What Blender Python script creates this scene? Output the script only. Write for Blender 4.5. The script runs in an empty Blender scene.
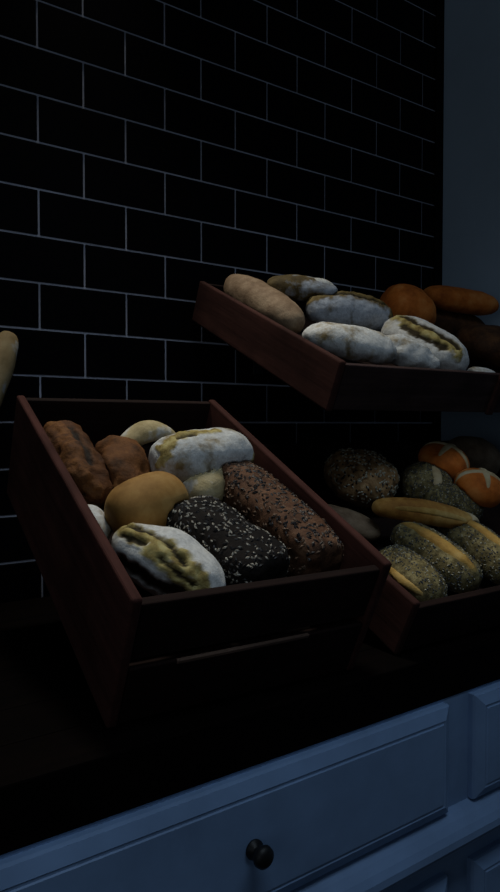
import bpy, bmesh, math, random
from mathutils import Vector, Matrix, noise
S = bpy.context.scene
COL = S.collection
R = math.radians

# ------------------------------------------------------------------ materials
def new_mat(name, rough=0.6, spec=0.3):
    m = bpy.data.materials.new(name); m.use_nodes = True
    nt = m.node_tree; b = nt.nodes['Principled BSDF']
    b.inputs['Roughness'].default_value = rough
    b.inputs['Specular IOR Level'].default_value = spec
    return m, nt, b
def node(nt, t, **kw):
    n = nt.nodes.new(t)
    for k, v in kw.items():
        if k in n.inputs: n.inputs[k].default_value = v
        else: setattr(n, k, v)
    return n
def coords(nt, scale=(1, 1, 1)):
    tc = node(nt, 'ShaderNodeTexCoord'); mp = node(nt, 'ShaderNodeMapping')
    mp.inputs['Scale'].default_value = scale
    nt.links.new(tc.outputs['Object'], mp.inputs['Vector'])
    return mp.outputs['Vector']
def ramp(nt, fac, stops):
    r = node(nt, 'ShaderNodeValToRGB'); e = r.color_ramp.elements
    while len(e) < len(stops): e.new(0.5)
    for el, (p, c) in zip(e, stops):
        el.position = p; el.color = (c[0], c[1], c[2], 1)
    nt.links.new(fac, r.inputs['Fac']); return r.outputs['Color']
def noise_tex(nt, vec, scale, detail=4, rough=0.6):
    n = node(nt, 'ShaderNodeTexNoise'); n.inputs['Scale'].default_value = scale
    n.inputs['Detail'].default_value = detail; n.inputs['Roughness'].default_value = rough
    nt.links.new(vec, n.inputs['Vector']); return n.outputs['Fac']
def mix(nt, fac, a, b):
    m = node(nt, 'ShaderNodeMix', data_type='RGBA')
    nt.links.new(fac, m.inputs[0])
    for i, v in ((6, a), (7, b)):
        if isinstance(v, tuple): m.inputs[i].default_value = (*v, 1)
        else: nt.links.new(v, m.inputs[i])
    return m.outputs[2]
def bump(nt, b, h, strength, dist):
    bp = node(nt, 'ShaderNodeBump'); bp.inputs['Strength'].default_value = strength
    bp.inputs['Distance'].default_value = dist
    nt.links.new(h, bp.inputs['Height']); nt.links.new(bp.outputs['Normal'], b.inputs['Normal'])

def wood(name, dark, light, axis=0, rough=0.6, scale=1.0, spec=0.25):
    m, nt, b = new_mat(name, rough, spec)
    sc = [38 * scale] * 3; sc[axis] = 2.4 * scale
    v = coords(nt, tuple(sc)); f = noise_tex(nt, v, 1.0, 6, 0.65)
    v2 = coords(nt, (9, 9, 9)); f2 = noise_tex(nt, v2, 1.0, 3)
    c = ramp(nt, f, [(0.32, dark), (0.72, light)])
    c2 = mix(nt, f2, c, tuple(x * 0.55 for x in dark))
    mm = ramp(nt, f2, [(0.4, (0, 0, 0)), (0.75, (0.7, 0.7, 0.7))])
    c2 = mix(nt, mm, c, tuple(x * 0.6 for x in dark))
    nt.links.new(c2, b.inputs['Base Color'])
    bump(nt, b, f, 0.5, 0.002)
    return m
def paint(name, col, rough=0.5, var=0.12, scale=7, spec=0.35):
    m, nt, b = new_mat(name, rough, spec)
    v = coords(nt); f = noise_tex(nt, v, scale, 5)
    c = ramp(nt, f, [(0.3, tuple(x * (1 - var) for x in col)), (0.7, tuple(min(1, x * (1 + var)) for x in col))])
    nt.links.new(c, b.inputs['Base Color'])
    bump(nt, b, noise_tex(nt, v, 60, 2), 0.08, 0.001)
    return m
def bread_mat(name, dark, mid, light, flour=0.0, flour_col=(0.62, 0.66, 0.68), scale=26, fscale=22, rough=0.75, bump_s=0.5, burst=None):
    """crust: three tones over noise, then dusted with flour over a second noise"""
    m, nt, b = new_mat(name, rough, 0.2)
    v = coords(nt)
    f = noise_tex(nt, v, scale, 5, 0.65)
    c = ramp(nt, f, [(0.30, dark), (0.5, mid), (0.72, light)])
    if flour > 0:
        g = noise_tex(nt, v, fscale, 4, 0.6)
        t = 0.72 - 0.5 * flour
        mk = ramp(nt, g, [(t - 0.07, (0, 0, 0)), (t + 0.09, (1, 1, 1))])
        k = noise_tex(nt, v, 160, 2)
        fc = ramp(nt, k, [(0.3, tuple(x * 0.72 for x in flour_col)), (0.65, flour_col)])
        c = mix(nt, mk, c, fc)
    if burst:
        bn = ramp(nt, noise_tex(nt, v, 55, 4, 0.6), [(0.32, burst[0]), (0.5, burst[1]), (0.7, burst[2])])
        for att, colr in (('burst', bn), ('crack', burst[3])):
            a = node(nt, 'ShaderNodeAttribute', attribute_name=att)
            c = mix(nt, a.outputs['Fac'], c, colr)
    nt.links.new(c, b.inputs['Base Color'])
    bump(nt, b, noise_tex(nt, v, scale * 3.2, 5, 0.7), bump_s, 0.004)
    return m

M = {}
M['tile'] = paint('black_glazed_tile', (0.0025, 0.0025, 0.0034), 0.42, 0.2, 4, 0.05)
M['grout'] = paint('grey_grout', (0.50, 0.52, 0.61), 0.9, 0.3, 5, 0.1)
M['wallpaint'] = paint('slate_blue_wall_paint', (0.45, 0.58, 0.71), 0.9, 0.06, 3, 0.1)
M['floor'] = wood('dark_floorboards', (0.02, 0.014, 0.01), (0.05, 0.034, 0.024), 0, 0.6)
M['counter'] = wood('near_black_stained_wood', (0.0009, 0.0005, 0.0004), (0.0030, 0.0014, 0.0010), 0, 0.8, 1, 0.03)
M['crate_a'] = wood('shaded_red_crate_wood_along_x', (0.008, 0.0042, 0.0036), (0.022, 0.0105, 0.008), 0, 0.85, 1, 0.1)  # darker copy of the crate wood; shade on the front slats put into colour
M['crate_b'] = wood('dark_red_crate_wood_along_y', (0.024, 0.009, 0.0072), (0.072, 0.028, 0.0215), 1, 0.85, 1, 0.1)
M['crate_lit'] = wood('lit_red_crate_wood_along_y', (0.038, 0.014, 0.011), (0.108, 0.040, 0.031), 1, 0.85, 1, 0.1)  # brighter copy of the side wood, making up for weak fill light
M['tray_front'] = wood('lighter_tray_wood', (0.020, 0.012, 0.011), (0.060, 0.036, 0.033), 0, 0.85, 1, 0.1)  # lighter tone for the front slat of the upper tray
M['crate_edge'] = wood('lit_worn_crate_edge', (0.05, 0.03, 0.022), (0.22, 0.14, 0.10), 0, 0.8)
M['cabinet'] = paint('blue_grey_cabinet_paint', (0.15, 0.24, 0.395), 0.5, 0.14, 9, 0.35)
M['knob'] = paint('black_iron', (0.004, 0.004, 0.004), 0.5, 0.2, 30, 0.3)
M['steel'] = paint('dark_steel', (0.01, 0.01, 0.012), 0.5, 0.2, 30, 0.3)

# ------------------------------------------------------------------ mesh helpers
def add_box(bm, lo, hi, mtx=None):
    r = bmesh.ops.create_cube(bm, size=1)
    c = [(a + b) / 2 for a, b in zip(lo, hi)]; d = [b - a for a, b in zip(lo, hi)]
    for v in r['verts']:
        v.co = Vector((c[i] + v.co[i] * d[i] for i in range(3)))
        if mtx is not None: v.co = mtx @ v.co
def bevel_all(bm, w, seg=2):
    bmesh.ops.bevel(bm, geom=list(bm.edges), offset=w, segments=seg, affect='EDGES', profile=0.5)
def obj(name, bm, mat, parent=None, smooth=False):
    me = bpy.data.meshes.new(name); bm.normal_update(); bm.to_mesh(me); bm.free()
    me.materials.append(mat)
    if smooth: me.polygons.foreach_set('use_smooth', [True] * len(me.polygons))
    o = bpy.data.objects.new(name, me); COL.objects.link(o)
    if parent: o.parent = parent
    return o
def box_obj(name, boxes, mat, parent=None, bev=0.0015, seg=2):
    bm = bmesh.new()
    for b in boxes: add_box(bm, *b)
    if bev: bevel_all(bm, bev, seg)
    return obj(name, bm, mat, parent)
def empty(name, mtx):
    o = bpy.data.objects.new(name, None); COL.objects.link(o); o.empty_display_size = 0.05
    o.matrix_world = mtx; return o
def tag(o, label, cat, group=None):
    o['label'] = label; o['category'] = cat
    if group: o['group'] = group
    return o
def struct(o): o['kind'] = 'structure'; return o

# ------------------------------------------------------------------ the room
XW = 1.764                      # where the tiled wall meets the painted side wall
X0 = -1.1
bm = bmesh.new(); add_box(bm, (X0, 0.003, 0), (XW, 0.12, 2.9))
wall = struct(obj('wall_back', bm, M['grout']))
bm = bmesh.new()
TH, TW, GR = 0.0962, 0.1972, 0.0046
z = 0.978 - 11 * TH
row = -11
while z < 2.9:
    off = 0.489 if row % 2 else 0.588
    k0 = math.floor((X0 - off) / TW)
    for k in range(k0, int((XW - off) / TW) + 2):
        a = max(X0, off + k * TW + GR / 2); b = min(XW - 0.001, off + (k + 1) * TW - GR / 2)
        zb = max(0.0, z + GR / 2); zt = min(2.9, z + TH - GR / 2)
        if b - a > 0.01 and zt - zb > 0.01:
            add_box(bm, (a, 0.0, zb), (b, 0.008, zt))
    z += TH; row += 1
bevel_all(bm, 0.0012, 1)
obj('tiles', bm, M['tile'], wall)
bm = bmesh.new(); add_box(bm, (XW, -2.6, 0), (XW + 0.12, 0.12, 2.9)); struct(obj('wall_right', bm, M['wallpaint']))
bm = bmesh.new(); add_box(bm, (X0, -2.6, -0.1), (XW + 0.12, 0.12, 0.0)); struct(obj('floor', bm, M['floor']))

bm = bmesh.new(); add_box(bm, (XW - 0.036, -0.004, CT0 := 0.90), (XW - 0.0005, 0.0, 2.9)); struct(obj('trim_1', bm, M['tile']))

# ------------------------------------------------------------------ counter top and cabinet
CT = 0.90
CX0, CX1 = -0.75, XW - 0.004
bm = bmesh.new()
ys = [-0.735, -0.645, -0.545, -0.445, -0.345, -0.245, -0.145, -0.006]
for a, b in zip(ys, ys[1:]):
    add_box(bm, (CX0, a + 0.0002, CT - 0.0705), (CX1, b - 0.0002, CT))
bevel_all(bm, 0.0028, 2)
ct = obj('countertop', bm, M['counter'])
tag(ct, 'near-black planked wooden countertop running along the tiled wall under the bread crates', 'countertop')

FY = -0.7325                     # face of the carcass
cab = empty('base_cabinet', Matrix.Translation(((CX0 + CX1) / 2, -0.36, 0)))
tag(cab, 'blue-grey painted base cabinet with panelled drawers below the dark countertop', 'cabinet')
cm = cab.matrix_world.inverted()
def cab_part(name, bm, mat, parent=None, smooth=False):
    bm.transform(cm); return obj(name, bm, mat, parent or cab, smooth)
bm = bmesh.new()
add_box(bm, (CX0, FY, 0.10), (CX1, -0.01, CT - 0.071)); add_box(bm, (CX0 + 0.02, FY + 0.06, 0.0), (CX1, -0.01, 0.10))
cab_part('carcass', bm, M['cabinet'])
def panel_front(x0, x1, z0, z1):
    """drawer front: square edge, then a sloped border rising to a flat raised field with a fine bead"""
    bm = bmesh.new()
    prof = [(0.0, 0.0), (0.0, -0.0085), (0.0020, -0.0130), (0.0180, -0.0205), (0.0195, -0.0196), (0.0225, -0.0196), (0.024, -0.0212)]
    loops = []
    for ins, y in prof:
        loops.append([bm.verts.new((x, FY + y, zz)) for x, zz in
                      ((x0 + ins, z0 + ins), (x1 - ins, z0 + ins), (x1 - ins, z1 - ins), (x0 + ins, z1 - ins))])
    for A, B in zip(loops, loops[1:]):
        for i in range(4):
            bm.faces.new((A[i], A[(i + 1) % 4], B[(i + 1) % 4], B[i]))
    bm.faces.new(loops[-1]); bm.faces.new(loops[0][::-1])
    bmesh.ops.recalc_face_normals(bm, faces=bm.faces)
    return bm
def knob_bm(x, z):
    pr = [(0.0, 0.0), (0.012, 0.0), (0.0125, 0.003), (0.0065, 0.006), (0.006, 0.013), (0.0115, 0.0145), (0.0140, 0.019), (0.0130, 0.0245), (0.008, 0.0285), (0, 0.0295)]
    bm = bmesh.new(); n = 20; rings = []
    for r, d in pr:
        rings.append([bm.verts.new((x + r * math.cos(2 * math.pi * i / n), FY - 0.0215 - d, z + r * math.sin(2 * math.pi * i / n))) for i in range(n)])
    for A, B in zip(rings, rings[1:]):
        for i in range(n): bm.faces.new((A[i], A[(i + 1) % n], B[(i + 1) % n], B[i]))
    bmesh.ops.remove_doubles(bm, verts=bm.verts, dist=1e-5)
    bmesh.ops.recalc_face_normals(bm, faces=bm.faces)
    return bm
fronts = [(-0.677, 0.067), (0.130, 0.875), (0.938, 1.69)]
for a, b in fronts:
    d = cab_part('drawer', panel_front(a, b, 0.653, 0.8245), M['cabinet'])
    k = cab_part('knob', knob_bm((a + b) / 2 - 0.011, 0.739), M['knob'], d, True)
    k['label'] = 'round black iron knob'
for a, b in fronts:
    d = cab_part('door', panel_front(a, b, 0.13, 0.553), M['cabinet'])
    k = cab_part('knob', knob_bm(b - 0.06, 0.40), M['knob'], d, True)
# half-round moulding between the drawer row and the doors
bm = bmesh.new(); n = 10; L = []
rail = [(0.0, 0.646), (0.010, 0.6425), (0.020, 0.6365), (0.030, 0.628), (0.037, 0.619), (0.0385, 0.609), (0.033, 0.600), (0.022, 0.597), (0.010, 0.5955), (0.010, 0.588), (0.0, 0.586)]
for x in (CX0, CX1):
    L.append([bm.verts.new((x, FY - d, zz + 0.005)) for d, zz in rail])
for i in range(n): bm.faces.new((L[0][i], L[0][i + 1], L[1][i + 1], L[1][i]))
bm.faces.new(L[0][::-1]); bm.faces.new(L[1])
bmesh.ops.recalc_face_normals(bm, faces=bm.faces)
cab_part('moulding', bm, M['cabinet'], None, False)

# ------------------------------------------------------------------ crates
def frame(O, yaw, tilt):
    y, t = R(yaw), R(tilt)
    ex = Vector((math.cos(y), math.sin(y), 0)); b = Vector((-math.sin(y), math.cos(y), 0)); up = Vector((0, 0, 1))
    u = b * math.cos(t) + up * math.sin(t); v = -b * math.sin(t) + up * math.cos(t)
    m = Matrix((ex, u, v)).transposed().to_4x4(); m.translation = Vector(O); return m
FR = {'big': frame((0.332, -0.678, 0.9005), -3.7, 25.5),
      'low': frame((0.806, -0.694, 0.9005), -1.0, 25.0),
      'up': frame((0.834, -0.503, 1.283), -1.8, 24.4)}
def crate(key, W, D, H, floor_h, label, front_slats, lit_edge=False, battens=()):
    T = 0.014
    e = empty('bread_crate', FR[key]); tag(e, label, 'crate', None)
    for x in (0, W - T):
        box_obj('side_panel', [((x, 0, 0), (x + T, D, H))], M['crate_lit' if key == 'big' else 'crate_b'], e, 0.004, 3)
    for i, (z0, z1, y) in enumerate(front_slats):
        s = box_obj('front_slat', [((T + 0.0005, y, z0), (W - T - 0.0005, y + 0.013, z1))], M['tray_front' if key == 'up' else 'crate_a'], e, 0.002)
        if lit_edge and i == 0:
            w = box_obj('lit_worn_edge', [((0.075, y - 0.0012, z1 - 0.005), (0.27, y + 0.004, z1 + 0.0008))], M['crate_edge'], s, 0.001, 1)  # light caught along the worn edge is put into its pale colour
            w['label'] = 'worn edge of the lower front slat, pale with painted light'
    box_obj('back_panel', [((T + 0.0005, D - 0.014, 0.004), (W - T - 0.0005, D - 0.001, H - 0.004))], M['crate_a'], e, 0.002)
    box_obj('crate_floor', [((T + 0.0005, 0.02, floor_h - 0.01), (W - T - 0.0005, D - 0.0145, floor_h))], M['crate_a'], e, 0.001)
    for x in battens:
        box_obj('batten', [((x, -0.007, 0.001), (x + 0.02, 0.0005, H + 0.003))], M['crate_b'], e, 0.002)
    return e
BF, LF, UF = 0.098, 0.0285, 0.0466
crate('big', 0.379, 0.555, 0.19, BF, 'deep dark-stained wooden crate nearest on the counter, holding a black seeded loaf',
      [(0.004, 0.088, 0.001), (0.098, 0.178, 0.005)], True)
crate('low', 0.78, 0.55, 0.10, LF, 'shallow dark wooden tray on the counter at right, holding poppy-seed rolls and cross buns',
      [(0.003, 0.088, 0.002)])
crate('up', 0.86, 0.545, 0.096, UF, 'dark wooden tray fixed high on the tiled wall, holding floured and orange loaves',
      [(0.003, 0.090, 0.002)], battens=(0.437,))
# wooden wedge stands that carry the two counter crates
def wedge(key, W, D, tilt, label):
    e = empty('display_stand', frame(FR[key].translation, math.degrees(math.atan2(FR[key][1][0], FR[key][0][0])), 0))
    tag(e, label, 'stand')
    t = R(tilt); g = 0.0012
    y0, y1 = 0.11, D * math.cos(t) - 0.12
    base = CT - FR[key].translation.z + 0.0003
    for x in (0.12, W - 0.08):
        bm = bmesh.new(); vs = []
        for xx in (x, x + 0.02):
            vs.append([bm.verts.new((xx, y, zz)) for y, zz in ((y0, base), (y1, base), (y1, y1 * math.tan(t) - g), (y0, y0 * math.tan(t) - g))])
        for i in range(4): bm.faces.new((vs[0][i], vs[0][(i + 1) % 4], vs[1][(i + 1) % 4], vs[1][i]))
        bm.faces.new(vs[0][::-1]); bm.faces.new(vs[1]); bmesh.ops.recalc_face_normals(bm, faces=bm.faces)
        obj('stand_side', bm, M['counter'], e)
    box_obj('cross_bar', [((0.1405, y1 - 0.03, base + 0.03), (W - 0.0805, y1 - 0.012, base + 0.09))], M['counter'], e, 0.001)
    return e
wedge('big', 0.379, 0.555, 25.5, 'dark wedge-shaped wooden stand under the nearest deep crate')
wedge('low', 0.78, 0.55, 25.0, 'dark wedge-shaped wooden stand under the shallow tray at right')
# steel brackets that hold the upper tray
for i, (a, lab) in enumerate(((0.20, 'dark steel wall bracket under the left half of the upper tray'), (0.66, 'dark steel wall bracket under the right half of the upper tray'))):
    P = FR['up'] @ Vector((a, 0.30, 0)); Q = FR['up'] @ Vector((a, 0.525, 0))
    e = empty('wall_bracket', Matrix.Translation((Q.x, 0, Q.z))); tag(e, lab, 'bracket', None)
    m = e.matrix_world.inverted()
    bm = bmesh.new(); add_box(bm, (Q.x - 0.014, -0.0055, Q.z - 0.11), (Q.x + 0.014, -0.0005, Q.z - 0.012)); bm.transform(m); obj('wall_plate', bm, M['steel'], e)
    bm = bmesh.new()
    t = R(24.4); g = 0.0015; yq = -0.006
    zq = P.z + (yq - P.y) * math.tan(t)
    pts = [(P.y, P.z - g), (yq, zq - g), (yq, zq - 0.10), (yq - 0.012, zq - 0.10), (P.y, P.z - 0.012)]
    vs = [[bm.verts.new((Q.x + dx, y, zz)) for y, zz in pts] for dx in (-0.003, 0.003)]
    for k in range(5): bm.faces.new((vs[0][k], vs[0][(k + 1) % 5], vs[1][(k + 1) % 5], vs[1][k]))
    bm.faces.new(vs[0][::-1]); bm.faces.new(vs[1]); bmesh.ops.recalc_face_normals(bm, faces=bm.faces)
    bm.transform(m); obj('bracket_arm', bm, M['steel'], e)

# ------------------------------------------------------------------ breads
class Loaf:
    """surface of a loaf: s in -1..1 runs end to end, al is the angle round the long axis (0 = top)"""
    def __init__(s_, L, W, H, p=2.3, q=2.2, amp=0.003, freq=22, seed=0, bend=0.0, flat=0.55, taper=0.0, curve=0.0, slump=0.0):
        s_.__dict__.update(L=L, W=W, H=H, p=p, q=q, amp=amp, freq=freq, seed=seed, bend=bend, flat=flat, taper=taper, curve=curve, slump=slump)
    def base(s_, s, al):
        s = max(-1, min(1, s))
        r = max(0.0, 1 - abs(s) ** s_.p) ** (1 / s_.p)
        c, sn = math.cos(al), math.sin(al)
        k = (abs(c) ** s_.q + abs(sn) ** s_.q) ** (-1 / s_.q)
        tp = 1 + s_.taper * s
        x = s * s_.L / 2; y = sn * k * r * tp * s_.W / 2; zz = c * k * r * tp * s_.H / 2
        lim = -s_.flat * s_.H / 2
        if zz < lim: zz = lim + (zz - lim) * 0.25
        zz -= s_.bend * s * s; y += s_.curve * s * s
        return Vector((x, y, zz))
    def at(s_, s, al, lift=0.0):
        P = s_.base(s, al); e = 1e-3
        ds = s_.base(min(0.999, s + e), al) - s_.base(max(-0.999, s - e), al); da = s_.base(s, al + e) - s_.base(s, al - e)
        n = da.cross(ds)
        ctr = Vector((P.x, s_.curve * s * s, -s_.bend * s * s))
        if n.length < 1e-12: n = Vector((1 if s > 0 else -1, 0, 0))
        if n.dot(P - ctr * 0.98) < 0: n = -n
        n.normalize()
        sd = Vector((s_.seed * 3.17, s_.seed * 1.31, s_.seed * 7.7))
        d = noise.noise(P * s_.freq + sd) * s_.amp + noise.noise(P * s_.freq * 2.9 + sd) * s_.amp * 0.4
        return P + n * (d + lift), n
    def burst_at(s_, P, paths):
        best = 0.0
        for pts, width, rag in paths:
            d = min((P - q).length for q in pts)
            nz = noise.noise(P * 60 + Vector((s_.seed, 0, 0))) * 0.7 + noise.noise(P * 150) * 0.4
            best = max(best, min(1, max(0, (1 + rag * nz - d / width) * 3.0)))
        return best
    def samples(s_, path, n=40):
        out = []
        for i in range(n + 1):
            t = i / n * (len(path) - 1); a = min(int(t), len(path) - 2); w = t - a
            out.append(s_.base(path[a][0] * (1 - w) + path[a + 1][0] * w, path[a][1] * (1 - w) + path[a + 1][1] * w))
        return out
    def mesh(s_, n=36, m=36, bursts=(), cracks=()):
        bm = bmesh.new(); rings = []
        if bursts or cracks:
            n, m = 72, 84
            bp = [(s_.samples(p), w, r) for p, w, r in bursts]; cp = [(s_.samples(p), w, r) for p, w, r in cracks]
            lb = bm.verts.layers.float.new('burst'); lc = bm.verts.layers.float.new('crack')
            for i in range(1, n):
                s = -math.cos(math.pi * i / n); row = []
                for j in range(m):
                    al = 2 * math.pi * j / m; P = s_.base(s, al)
                    b = s_.burst_at(P, bp); c = s_.burst_at(P, cp)
                    lift = 0.0022 * b * (0.6 + noise.noise(P * 90)) - 0.0045 * c
                    v = bm.verts.new(s_.at(s, al, lift)[0]); v[lb] = b; v[lc] = c; row.append(v)
                rings.append(row)
        for i in range(1, n) if not rings else ():
            s = -math.cos(math.pi * i / n)
            s = math.copysign(abs(s) ** 0.9, s)
            rings.append([bm.verts.new(s_.at(s, 2 * math.pi * j / m)[0]) for j in range(m)])
        for A, B in zip(rings, rings[1:]):
            for j in range(m): bm.faces.new((A[j], A[(j + 1) % m], B[(j + 1) % m], B[j]))
        for s, rg in ((-1, rings[0]), (1, rings[-1])):
            v = bm.verts.new(s_.at(s, 0)[0])
            for j in range(m): bm.faces.new((v, rg[j], rg[(j + 1) % m]))
        bmesh.ops.recalc_face_normals(bm, faces=bm.faces)
        return bm
    def strip(s_, path, width, lift=0.003, n=28, k=7, rag=0.25):
        """a raised strip of crust along a path of (s, angle) knots; width in metres"""
        bm = bmesh.new(); rows = []
        for i in range(n + 1):
            t = i / n * (len(path) - 1); a = min(int(t), len(path) - 2); w = t - a
            s = path[a][0] * (1 - w) + path[a + 1][0] * w; al = path[a][1] * (1 - w) + path[a + 1][1] * w
            P0 = s_.base(s, al); e = 0.01
            # local path direction in (s, al)
            ds_, da_ = path[a + 1][0] - path[a][0], path[a + 1][1] - path[a][1]
            Es = (s_.base(s + e, al) - s_.base(s - e, al)).length / (2 * e) + 1e-6
            Ea = (s_.base(s, al + e) - s_.base(s, al - e)).length / (2 * e) + 1e-6
            dx, dy = ds_ * Es, da_ * Ea; l = math.hypot(dx, dy) + 1e-9
            px, py = -dy / l / Es, dx / l / Ea
            end = math.sin(math.pi * i / n) ** 0.4 if 0 < i < n else 0.05
            wd = width * end * (1 + rag * noise.noise(Vector((i * 0.4, s_.seed, 1))))
            row = []
            for j in range(k):
                u = (j / (k - 1) - 0.5)
                row.append(bm.verts.new(s_.at(s + px * wd * u, al + py * wd * u, -0.0025 + (lift + 0.0025) * (1 - (2 * u) ** 4) * end)[0]))
            rows.append(row)
        for A, B in zip(rows, rows[1:]):
            for j in range(k - 1): bm.faces.new((A[j], A[j + 1], B[j + 1], B[j]))
        bmesh.ops.recalc_face_normals(bm, faces=bm.faces)
        return bm
    def seeds(s_, count, size, rng, arc=2.0, srange=0.97, keep=None):
        """little lens-shaped seeds lying on the crust"""
        bm = bmesh.new()
        for _ in range(count):
            s = rng.uniform(-1, 1) * srange; al = rng.uniform(-arc, arc)
            if keep and not keep(s, al): continue
            P, n = s_.at(s, al, size[2] * 0.25)
            t = n.cross(Vector((rng.uniform(-1, 1), rng.uniform(-1, 1), rng.uniform(-1, 1))))
            if t.length < 1e-4: continue
            t.normalize(); w = n.cross(t); a, b, c = (x * rng.uniform(0.75, 1.2) for x in size)
            vs = [bm.verts.new(P + d) for d in (t * a, w * b, -t * a, -w * b, n * c, -n * c)]
            for i in range(4):
                bm.faces.new((vs[i], vs[(i + 1) % 4], vs[4])); bm.faces.new((vs[(i + 1) % 4], vs[i], vs[5]))
        return bm

rng = random.Random(7)
# crusts
B = {}
B['white'] = bread_mat('floured_white_crust', (0.10, 0.07, 0.03), (0.28, 0.21, 0.10), (0.40, 0.33, 0.18), 0.62, (0.60, 0.61, 0.59), burst=((0.13, 0.085, 0.02), (0.34, 0.26, 0.085), (0.52, 0.45, 0.20), (0.03, 0.02, 0.006)))
B['tan'] = bread_mat('smooth_tan_crust', (0.19, 0.092, 0.022), (0.30, 0.160, 0.043), (0.43, 0.27, 0.09), 0, scale=14, bump_s=0.15)
B['baguette'] = bread_mat('dusty_tan_baguette_crust', (0.18, 0.12, 0.05), (0.32, 0.23, 0.11), (0.46, 0.37, 0.21), 0.15, scale=16, bump_s=0.2)
B['brown'] = bread_mat('brown_rustic_crust', (0.04, 0.016, 0.005), (0.125, 0.047, 0.012), (0.22, 0.092, 0.026), 0, bump_s=0.8)
B['darkbrown'] = bread_mat('dark_brown_crust', (0.022, 0.010, 0.004), (0.065, 0.026, 0.009), (0.13, 0.052, 0.016), 0, bump_s=0.8)
B['ridged'] = bread_mat('dark_brown_ridged_crust', (0.022, 0.010, 0.004), (0.075, 0.028, 0.009), (0.15, 0.058, 0.016), 0, bump_s=0.8, burst=((0.055, 0.02, 0.006), (0.13, 0.050, 0.013), (0.22, 0.095, 0.027), (0.015, 0.008, 0.004)))
B['pale'] = bread_mat('pale_beige_crust', (0.26, 0.20, 0.09), (0.42, 0.34, 0.18), (0.55, 0.47, 0.29), 0.25)
B['blackseed'] = bread_mat('near_black_crust', (0.003, 0.002, 0.002), (0.007, 0.005, 0.004), (0.018, 0.012, 0.009), 0, rough=0.9)
B['grain'] = bread_mat('reddish_brown_grain_crust', (0.028, 0.012, 0.006), (0.10, 0.045, 0.022), (0.19, 0.098, 0.052), 0, scale=45)
B['torn'] = bread_mat('floured_torn_crust', (0.16, 0.11, 0.04), (0.36, 0.29, 0.13), (0.48, 0.41, 0.22), 0.80, (0.66, 0.655, 0.62), fscale=16, burst=((0.13, 0.085, 0.02), (0.34, 0.26, 0.085), (0.52, 0.45, 0.20), (0.03, 0.02, 0.006)))
B['crumb'] = bread_mat('golden_split_crumb', (0.10, 0.07, 0.015), (0.33, 0.26, 0.085), (0.52, 0.45, 0.20), 0, scale=40)
B['crack'] = bread_mat('dark_burst_crust', (0.018, 0.012, 0.004), (0.06, 0.042, 0.012), (0.16, 0.11, 0.04), 0, scale=40)
B['olive'] = bread_mat('dark_olive_crust', (0.035, 0.024, 0.009), (0.10, 0.07, 0.025), (0.17, 0.13, 0.06), 0.34, (0.36, 0.40, 0.46), burst=((0.06, 0.045, 0.012), (0.14, 0.10, 0.03), (0.24, 0.18, 0.07), (0.016, 0.011, 0.005)))
B['greyflour'] = bread_mat('grey_floured_crust', (0.05, 0.04, 0.02), (0.14, 0.11, 0.05), (0.2, 0.17, 0.09), 0.75, (0.42, 0.46, 0.52), burst=((0.06, 0.045, 0.012), (0.13, 0.09, 0.03), (0.22, 0.16, 0.06), (0.012, 0.009, 0.005)))
B['orange'] = bread_mat('orange_brown_crust', (0.30, 0.066, 0.008), (0.58, 0.155, 0.022), (0.72, 0.28, 0.07), 0, scale=18, bump_s=0.2)
B['pinktan'] = bread_mat('dull_tan_crust', (0.12, 0.075, 0.042), (0.22, 0.148, 0.09), (0.32, 0.235, 0.15), 0)
B['poppy'] = bread_mat('seed_crusted_roll', (0.04, 0.032, 0.014), (0.16, 0.125, 0.05), (0.36, 0.30, 0.14), 0, scale=90)
B['gold'] = bread_mat('golden_split_crust', (0.22, 0.11, 0.022), (0.42, 0.25, 0.06), (0.56, 0.40, 0.15), 0, scale=20)
B['goldbrown'] = bread_mat('golden_brown_crust', (0.19, 0.07, 0.013), (0.40, 0.19, 0.04), (0.62, 0.39, 0.12), 0, scale=20, bump_s=0.2)
B['cream'] = bread_mat('cream_cross_dough', (0.40, 0.28, 0.13), (0.55, 0.43, 0.24), (0.66, 0.56, 0.36), 0, scale=20, bump_s=0.1)
B['boule'] = bread_mat('seeded_boule_crust', (0.07, 0.035, 0.012), (0.32, 0.18, 0.075), (0.58, 0.40, 0.20), 0, scale=55)
SD = {'pale': paint('pale_seeds', (0.36, 0.33, 0.27), 0.6, 0.4, 200), 'dark': paint('dark_seeds', (0.012, 0.01, 0.010), 0.5, 0.4, 200),
      'grain': paint('brown_grain', (0.135, 0.082, 0.05), 0.7, 0.4, 200), 'poppy': paint('grey_poppy_seeds', (0.05, 0.055, 0.06), 0.6, 0.4, 300),
      'sesame': paint('sesame_seeds', (0.42, 0.40, 0.30), 0.6, 0.3, 300)}

def loaf(name, label, cat, key, p0, p1, W, H, mat, group=None, roll=0, ext=0.0, bursts=(), cracks=(), **kw):
    """p0, p1: the two ends in crate coordinates (along, up the slope, height)"""
    A, C = Vector(p0), Vector(p1); d = C - A; L = d.length + ext; d.normalize()
    up = Vector((0, 0, 1)); y = up.cross(d).normalized(); zz = d.cross(y)
    m = Matrix((d, y, zz)).transposed().to_4x4(); m.translation = (A + C) / 2
    m = (FR[key] if key else Matrix()) @ m @ Matrix.Rotation(R(roll), 4, 'X')
    lf = Loaf(L, W, H, seed=rng.randint(1, 90), **kw)
    o = obj(name, lf.mesh(bursts=bursts, cracks=cracks), B[mat], None, True); o.matrix_world = m
    tag(o, label, cat, group)
    return o, lf
def part(o, name, bm, mat, label=None, smooth=True, stuff=False):
    c = obj(name, bm, mat, o, smooth)
    if label: c['label'] = label
    if stuff: c['kind'] = 'stuff'
    return c
def seed_part(o, lf, n, size, mat, **kw):
    return part(o, 'seed_topping', lf.seeds(n, size, rng, **kw), SD[mat], None, False, True)

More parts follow.
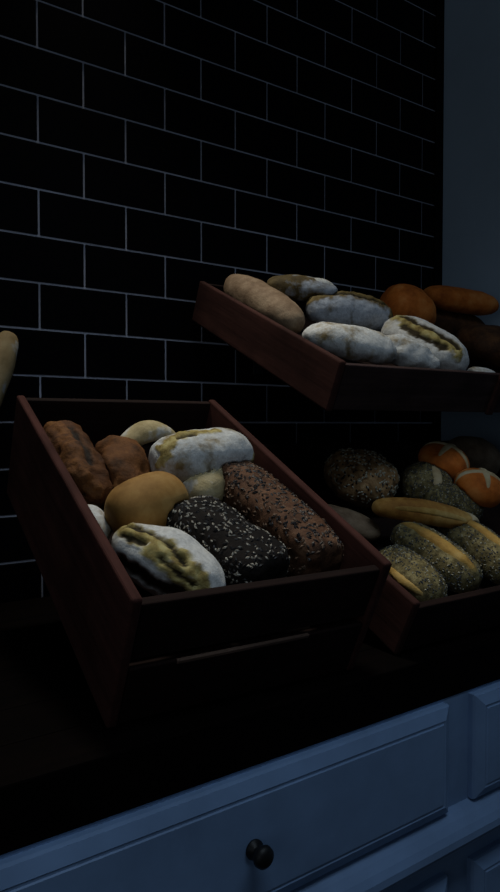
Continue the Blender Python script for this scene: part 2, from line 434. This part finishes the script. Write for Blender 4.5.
# --- the deep crate
G = 'breads in the deep crate'
o, l = loaf('bread_roll', 'plump white floured roll at the top middle of the deep crate', 'bread', 'big', (0.156, 0.328, 0.176), (0.338, 0.343, 0.186), 0.095, 0.088, 'white', G, p=2.6, q=2.1, amp=0.004,
            bursts=[([(-0.98, -1.2), (-0.85, -0.3), (-0.5, 0.05)], 0.013, 1.2), ([(-0.55, 0.05), (-0.1, 0.15), (0.3, 0.1)], 0.009, 1.1), ([(0.0, -1.9), (0.9, -1.7)], 0.012, 0.9)], cracks=[([(-0.55, -0.05), (-0.25, 0.0)], 0.005, 0.8)])
o, l = loaf('bread_bun', 'smooth plain tan bun left of centre in the deep crate', 'bread', 'big', (0.059, 0.222, 0.147), (0.176, 0.254, 0.166), 0.092, 0.086, 'tan', G, p=2.6, q=2.1, amp=0.0015)
o, l = loaf('bread_roll', 'small rough orange-brown roll behind the smooth tan bun', 'bread', 'big', (0.118, 0.290, 0.140), (0.130, 0.430, 0.150), 0.086, 0.084, 'brown', G, p=2.4, amp=0.010, freq=30)
o, l = loaf('bread_loaf', 'dark brown rough loaf against the left side of the deep crate', 'bread', 'big', (0.062, 0.29, 0.138), (0.055, 0.50, 0.145), 0.082, 0.088, 'ridged', G, p=2.4, amp=0.009, freq=28,
            bursts=[([(-0.9, 0.7), (0.0, 0.35), (0.9, 0.5)], 0.020, 0.9)], cracks=[([(-0.6, 0.0), (0.5, -0.1)], 0.005, 0.9)])
o, l = loaf('bread_roll', 'arched pale beige roll behind the white floured roll', 'bread', 'big', (0.130, 0.434, 0.172), (0.280, 0.470, 0.170), 0.042, 0.034, 'pale', G, p=2.8, amp=0.002, bend=0.045, flat=1.0)
o, l = loaf('bread_loaf', 'black seed-crusted loaf with pale seeds at the front of the deep crate', 'bread', 'big', (0.172, 0.222, 0.141), (0.222, 0.055, 0.143), 0.098, 0.080, 'blackseed', G, p=6, q=3.6, amp=0.004)
seed_part(o, l, 420, (0.0042, 0.0020, 0.0016), 'dark', arc=2.0)
part(o, 'pale_seeds', l.seeds(380, (0.0034, 0.0017, 0.0014), rng, arc=1.9), SD['pale'], 'scattered pale seeds', False, True)
o, l = loaf('bread_loaf', 'large reddish-brown grain loaf along the right side of the deep crate', 'bread', 'big', (0.292, 0.318, 0.152), (0.321, 0.062, 0.146), 0.084, 0.084, 'grain', G, p=6, q=3.6, amp=0.005)
seed_part(o, l, 420, (0.0042, 0.0022, 0.0016), 'grain', arc=2.0)
part(o, 'dark_seeds', l.seeds(260, (0.0048, 0.0022, 0.0016), rng, arc=1.1), SD['dark'], 'dark seeds along the top', False, True)
o, l = loaf('bread_loaf', 'pale loaf half hidden under the white floured roll and the grain loaf', 'bread', 'big', (0.200, 0.262, 0.146), (0.348, 0.375, 0.150), 0.082, 0.080, 'pale', G, p=2.6, amp=0.003)
o, l = loaf('bread_loaf', 'white floured loaf with torn yellow crust at the front left of the deep crate', 'bread', 'big', (0.050, 0.178, 0.152), (0.150, 0.048, 0.138), 0.092, 0.080, 'torn', G, p=2.05, q=2.1, amp=0.005,
            bursts=[([(-0.97, 0.5), (-0.75, -0.5), (-0.3, -0.35), (0.2, -0.6), (0.65, -0.75)], 0.015, 0.9), ([(-0.2, -0.75), (0.3, -0.95), (0.75, -1.2)], 0.012, 0.9)],
            cracks=[([(-0.8, -0.2), (-0.4, -0.2), (0.0, -0.35), (0.35, -0.6)], 0.0042, 0.9), ([(-0.75, -0.75), (-0.35, -0.62)], 0.0045, 0.9), ([(0.0, -0.8), (0.35, -0.95), (0.6, -1.05)], 0.004, 0.9), ([(-0.55, -1.62), (0.45, -1.65)], 0.012, 0.7)])  # the widest path darkens the underside: brown crust plus painted shade
o, l = loaf('bread_roll', 'tip of a small white roll against the left side below the tan bun', 'bread', 'big', (0.044, 0.212, 0.120), (0.046, 0.292, 0.120), 0.05, 0.046, 'white', G, p=2.3, amp=0.002)

# --- the upper tray
G = 'breads on the upper tray'
o, l = loaf('bread_loaf', 'long dull tan loaf lying along the left side of the upper tray', 'bread', 'up', (0.068, 0.520, 0.102), (0.090, 0.255, 0.086), 0.088, 0.084, 'pinktan', G, p=2.8, flat=1.0, amp=0.003)
o, l = loaf('bread_loaf', 'brown loaf with a white floured tip at the back of the upper tray', 'bread', 'up', (0.114, 0.440, 0.126), (0.239, 0.335, 0.146), 0.07, 0.065, 'olive', G, p=2.5, amp=0.004)
part(o, 'flour_dusting', l.strip([(0.25, -0.3), (0.9, -0.1)], 0.034, 0.0018), B['white'], 'white floured tip')
o, l = loaf('bread_loaf', 'dark olive loaf with a grey floured side in the middle of the upper tray', 'bread', 'up', (0.169, 0.345, 0.106), (0.366, 0.285, 0.118), 0.098, 0.088, 'greyflour', G, p=2.6, amp=0.004,
            bursts=[([(-0.9, 0.0), (0, 0.0), (0.95, -0.2)], 0.030, 0.6), ([(0.9, -1.3), (0.9, 1.0)], 0.016, 0.6)], cracks=[([(-0.6, -0.15), (0.1, -0.3), (0.8, -0.4)], 0.007, 0.9)])
o, l = loaf('bread_loaf', 'broad white floured loaf at the front left of the upper tray', 'bread', 'up', (0.059, 0.195, 0.086), (0.229, 0.100, 0.088), 0.095, 0.074, 'white', G, p=2.3, amp=0.006)
o, l = loaf('bread_roll', 'small peaked white floured roll beside the broad white loaf on the upper tray', 'bread', 'up', (0.209, 0.175, 0.086), (0.324, 0.065, 0.078), 0.075, 0.074, 'white', G, p=1.7, q=1.8, amp=0.008, freq=34)
o, l = loaf('bread_loaf', 'white floured loaf split open by a dark crack, front middle of the upper tray', 'bread', 'up', (0.326, 0.250, 0.106), (0.384, 0.045, 0.086), 0.115, 0.100, 'torn', G, p=2.4, amp=0.004,
            bursts=[([(-0.7, -0.45), (-0.2, -0.75), (0.4, -0.7), (0.8, -0.6)], 0.020, 0.7)], cracks=[([(-0.65, -0.25), (-0.2, -0.5), (0.4, -0.45), (0.75, -0.4)], 0.009, 0.8), ([(-0.4, -0.9), (0.1, -1.05), (0.6, -0.9)], 0.008, 0.8)])
o, l = loaf('bread_loaf', 'shiny orange-brown loaf standing highest on the upper tray', 'bread', 'up', (0.444, 0.405, 0.117), (0.579, 0.345, 0.117), 0.14, 0.134, 'orange', G, flat=1.0, p=2.2, amp=0.004, taper=-0.15)
o, l = loaf('bread_loaf', 'low orange-brown loaf at the right end of the upper tray', 'bread', 'up', (0.629, 0.450, 0.156), (0.839, 0.375, 0.166), 0.095, 0.066, 'orange', G, flat=1.0, p=2.8, amp=0.003)
o, l = loaf('bread_loaf', 'big dark brown round loaf below the orange loaves on the upper tray', 'bread', 'up', (0.559, 0.225, 0.098), (0.749, 0.150, 0.098), 0.19, 0.098, 'darkbrown', G, flat=1.0, p=2.3, amp=0.004)
o, l = loaf('bread_loaf', 'dark brown loaf propping the low orange loaf at the back of the upper tray', 'bread', 'up', (0.634, 0.460, 0.090), (0.839, 0.385, 0.090), 0.11, 0.081, 'darkbrown', G, flat=1.0, p=2.6, amp=0.004)
o, l = loaf('bread_roll', 'scrap of a white floured roll at the front right of the upper tray', 'bread', 'up', (0.429, 0.075, 0.064), (0.489, 0.035, 0.064), 0.045, 0.042, 'white', G, p=2.3, amp=0.002)

# --- the shallow tray at right
G = 'breads in the shallow tray'
o, l = loaf('bread_boule', 'round rough brown seeded loaf at the back left of the shallow tray', 'bread', 'low', (0.172, 0.442, 0.085), (0.312, 0.367, 0.085), 0.16, 0.110, 'boule', G, flat=1.0, p=2.1, q=2.0, amp=0.006)
seed_part(o, l, 320, (0.0040, 0.0024, 0.0018), 'sesame', arc=2.0)
part(o, 'dark_seeds', l.seeds(220, (0.0040, 0.0022, 0.0016), rng, arc=1.6), SD['dark'], 'dark seeds', False, True)
def poppy(o, l, n=620, keep=None):
    seed_part(o, l, n, (0.0022, 0.0016, 0.0012), 'poppy', arc=2.2, keep=keep)
    part(o, 'pale_seeds', l.seeds(n // 3, (0.0022, 0.0014, 0.0011), rng, arc=2.2, keep=keep), SD['sesame'], 'pale seeds', False, True)
o, l = loaf('bread_roll', 'flat tan roll peeping out under the round seeded loaf', 'bread', 'low', (0.075, 0.345, 0.0525), (0.165, 0.240, 0.0525), 0.07, 0.045, 'pinktan', G, flat=1.0, p=2.4, amp=0.002)
o, l = loaf('seeded_roll', 'poppy-seed roll with an upright cream split, beside the round seeded loaf', 'bread', 'low', (0.335, 0.375, 0.088), (0.435, 0.320, 0.088), 0.105, 0.095, 'poppy', G, p=2.3, amp=0.003)
poppy(o, l)
part(o, 'split_crust', l.strip([(0.05, -1.35), (0.08, -0.7), (0.05, 0.1)], 0.024, 0.006), B['cream'], 'cream split')
o, l = loaf('bread_baton', 'golden-brown baton with pale ends lying across the shallow tray', 'bread', 'low', (0.135, 0.255, 0.116), (0.345, 0.165, 0.108), 0.056, 0.046, 'goldbrown', G, p=2.8, amp=0.002, bend=0.008)
part(o, 'pale_end', l.strip([(0.80, -1.6), (0.84, 0.0), (0.80, 1.6)], 0.036, 0.002), B['cream'], 'pale floury end')
part(o, 'split_crust', l.strip([(-0.85, -0.95), (0, -0.85), (0.72, -0.95)], 0.017, 0.0018), B['gold'], 'golden split along the front')
o, l = loaf('seeded_roll', 'seeded roll with a long golden split pointing to the front of the shallow tray', 'bread', 'low', (0.172, 0.215, 0.080), (0.202, 0.035, 0.074), 0.082, 0.076, 'poppy', G, p=2.8, amp=0.002)
poppy(o, l, 620, lambda s, a: abs(a + 0.3) > 0.34)
part(o, 'split_crust', l.strip([(-0.97, -0.3), (-0.3, -0.35), (0.4, -0.3), (0.92, -0.2)], 0.028, 0.005), B['gold'], 'golden split')
o, l = loaf('seeded_roll', 'seeded roll with a golden lower side at the left front corner of the shallow tray', 'bread', 'low', (0.112, 0.170, 0.064), (0.096, 0.030, 0.062), 0.084, 0.072, 'poppy', G, p=2.8, amp=0.003)
poppy(o, l, 560, lambda s, a: a > -0.8 or s < -0.1)
part(o, 'split_crust', l.strip([(-0.35, -1.3), (0.3, -1.25), (0.93, -1.1)], 0.018, 0.003), B['gold'], 'golden side')
o, l = loaf('seeded_roll', 'seeded roll with a golden split at the right edge of the photo', 'bread', 'low', (0.305, 0.215, 0.082), (0.318, 0.030, 0.074), 0.088, 0.080, 'poppy', G, p=2.8, amp=0.003)
poppy(o, l, 620, lambda s, a: abs(a + 0.15) > 0.3)
part(o, 'split_crust', l.strip([(-0.75, -0.1), (0.0, -0.15), (0.9, -0.1)], 0.024, 0.005), B['gold'], 'golden split')
o, l = loaf('seeded_roll', 'grey poppy-seed roll between the baton and the cross buns', 'bread', 'low', (0.335, 0.300, 0.088), (0.455, 0.245, 0.084), 0.085, 0.078, 'poppy', G, p=2.5, amp=0.003)
poppy(o, l)
def cross_bun(label, c, d, h, rot):
    a = R(rot); dx = Vector((math.cos(a), math.sin(a), 0)) * d / 2
    o, l = loaf('cross_bun', label, 'bun', 'low', Vector(c) - dx, Vector(c) + dx, d, h, 'orange', 'cross buns in the shallow tray', p=2.15, q=2.0, amp=0.0015)
    part(o, 'dough_cross', l.strip([(-0.93, 0), (0, 0), (0.93, 0)], 0.019, 0.003, rag=0), B['cream'], 'cream dough cross')
    part(o, 'dough_cross', l.strip([(0.02, -1.75), (0, 0), (0.02, 1.75)], 0.019, 0.003, rag=0), B['cream'])
cross_bun('orange-brown bun with a cream cross, farthest back in the shallow tray', (0.452, 0.375, 0.132), 0.115, 0.078, 20)
cross_bun('orange-brown bun with a cream cross at the right edge of the photo', (0.445, 0.262, 0.126), 0.105, 0.078, 55)
o, l = loaf('bread_loaf', 'dull grey-brown loaf behind the cross buns at the right edge', 'bread', 'low', (0.60, 0.475, 0.088), (0.735, 0.435, 0.088), 0.12, 0.114, 'pinktan', G, flat=1.0, p=2.6, amp=0.003)
o, l = loaf('bread_loaf', 'brown loaf lying under the farther cross bun', 'bread', 'low', (0.405, 0.415, 0.058), (0.53, 0.375, 0.058), 0.10, 0.055, 'brown', G, flat=1.0, p=2.6, amp=0.003)

# --- a baguette leaning on the tiles at the left edge
o, l = loaf('baguette', 'tan baguette standing on the counter and leaning on the tiles at the left edge', 'bread', None, (0.167, -0.095, 0.9030), (0.417, -0.0405, 1.443), 0.082, 0.076, 'baguette', None, p=3, amp=0.002, flat=1.0)

# ------------------------------------------------------------------ soft loaves give way where they press on each other
from mathutils.bvhtree import BVHTree
bpy.context.view_layer.update()
LV = [o for o in COL.objects if o.parent is None and o.get('category') in ('bread', 'bun')]
def tree(o):
    vs = [o.matrix_world @ v.co for v in o.data.vertices]
    return BVHTree.FromPolygons(vs, [p.vertices for p in o.data.polygons])
TR = {o.name: tree(o) for o in LV}
def dent(vic, hard):
    t = TR[hard.name]; mw = vic.matrix_world
    half = max(abs(v.co.x) for v in vic.data.vertices)
    for o in [vic] + [c for c in vic.children if c.get('kind') != 'stuff']:
        inv = o.matrix_world.inverted(); vi = mw.inverted()
        for v in o.data.vertices:
            P = o.matrix_world @ v.co
            c, n, i, d = t.find_nearest(P)
            if (P - c).dot(n) >= -1e-5: continue
            q = vi @ P; ax = mw @ Vector((max(-0.7 * half, min(0.7 * half, q.x)), 0, 0))
            dr = ax - P; L = dr.length
            if L < 1e-5: continue
            dr.normalize(); h = t.ray_cast(P, dr, L)
            P2 = h[0] + dr * 0.0008 if h[0] is not None else ax
            v.co = inv @ P2
    TR[vic.name] = tree(vic)
def hardness(o): return (any(c.get('kind') == 'stuff' for c in o.children), o.dimensions.x * o.dimensions.y)
LV.sort(key=hardness, reverse=True)
for i, hard in enumerate(LV):
    for vic in LV[i + 1:]:
        if TR[hard.name].overlap(TR[vic.name]): dent(vic, hard)

# ------------------------------------------------------------------ light
def area(name, loc, target, size, energy, col):
    d = bpy.data.lights.new(name, 'AREA'); d.shape = 'RECTANGLE'; d.size, d.size_y = size; d.energy = energy; d.color = col
    o = bpy.data.objects.new(name, d); COL.objects.link(o); o.location = loc
    o.rotation_euler = (Vector(target) - Vector(loc)).to_track_quat('-Z', 'Y').to_euler(); return o
def spot(name, loc, target, energy, angle, blend, radius, col):
    d = bpy.data.lights.new(name, 'SPOT'); d.energy = energy; d.spot_size = R(angle); d.spot_blend = blend; d.shadow_soft_size = radius; d.color = col
    o = bpy.data.objects.new(name, d); COL.objects.link(o); o.location = loc
    o.rotation_euler = (Vector(target) - Vector(loc)).to_track_quat('-Z', 'Y').to_euler(); return o
spot('ceiling_spot', (0.58, -0.13, 2.85), (0.70, -0.53, 1.0), 63, 50, 0.9, 0.13, (1.0, 0.95, 0.84))
area('window_light', (-1.6, -1.9, 1.5), (0.9, -0.2, 1.1), (1.2, 1.2), 2.6, (0.74, 0.86, 1.0))
area('ceiling_panel_light', (0.5, -1.55, 2.87), (0.5, -1.45, 0.0), (1.3, 0.45), 5.2, (0.66, 0.82, 1.0)).data.spread = R(115)
w = bpy.data.worlds.new('dim_room'); S.world = w; w.use_nodes = True
bg = w.node_tree.nodes['Background']; bg.inputs[0].default_value = (0.65, 0.82, 1.0, 1); bg.inputs[1].default_value = 0.02

# ------------------------------------------------------------------ camera
cd = bpy.data.cameras.new('camera'); cam = bpy.data.objects.new('camera', cd); COL.objects.link(cam)
cd.sensor_fit = 'VERTICAL'; cd.sensor_height = 24; cd.lens = 694 / 892 * 24; cd.clip_start = 0.02
cam.location = (0, -1.433, 1.26)
pitch = math.atan((446 - 425) / 694); yaw = math.atan2(0.582, 0.813)
cam.rotation_euler = (math.pi / 2 - pitch, 0, -yaw)
S.camera = cam
S.view_settings.view_transform = 'Standard'; S.view_settings.look = 'None'
S.view_settings.gamma = 1; S.view_settings.use_curve_mapping = False
S.view_settings.exposure = 0.0
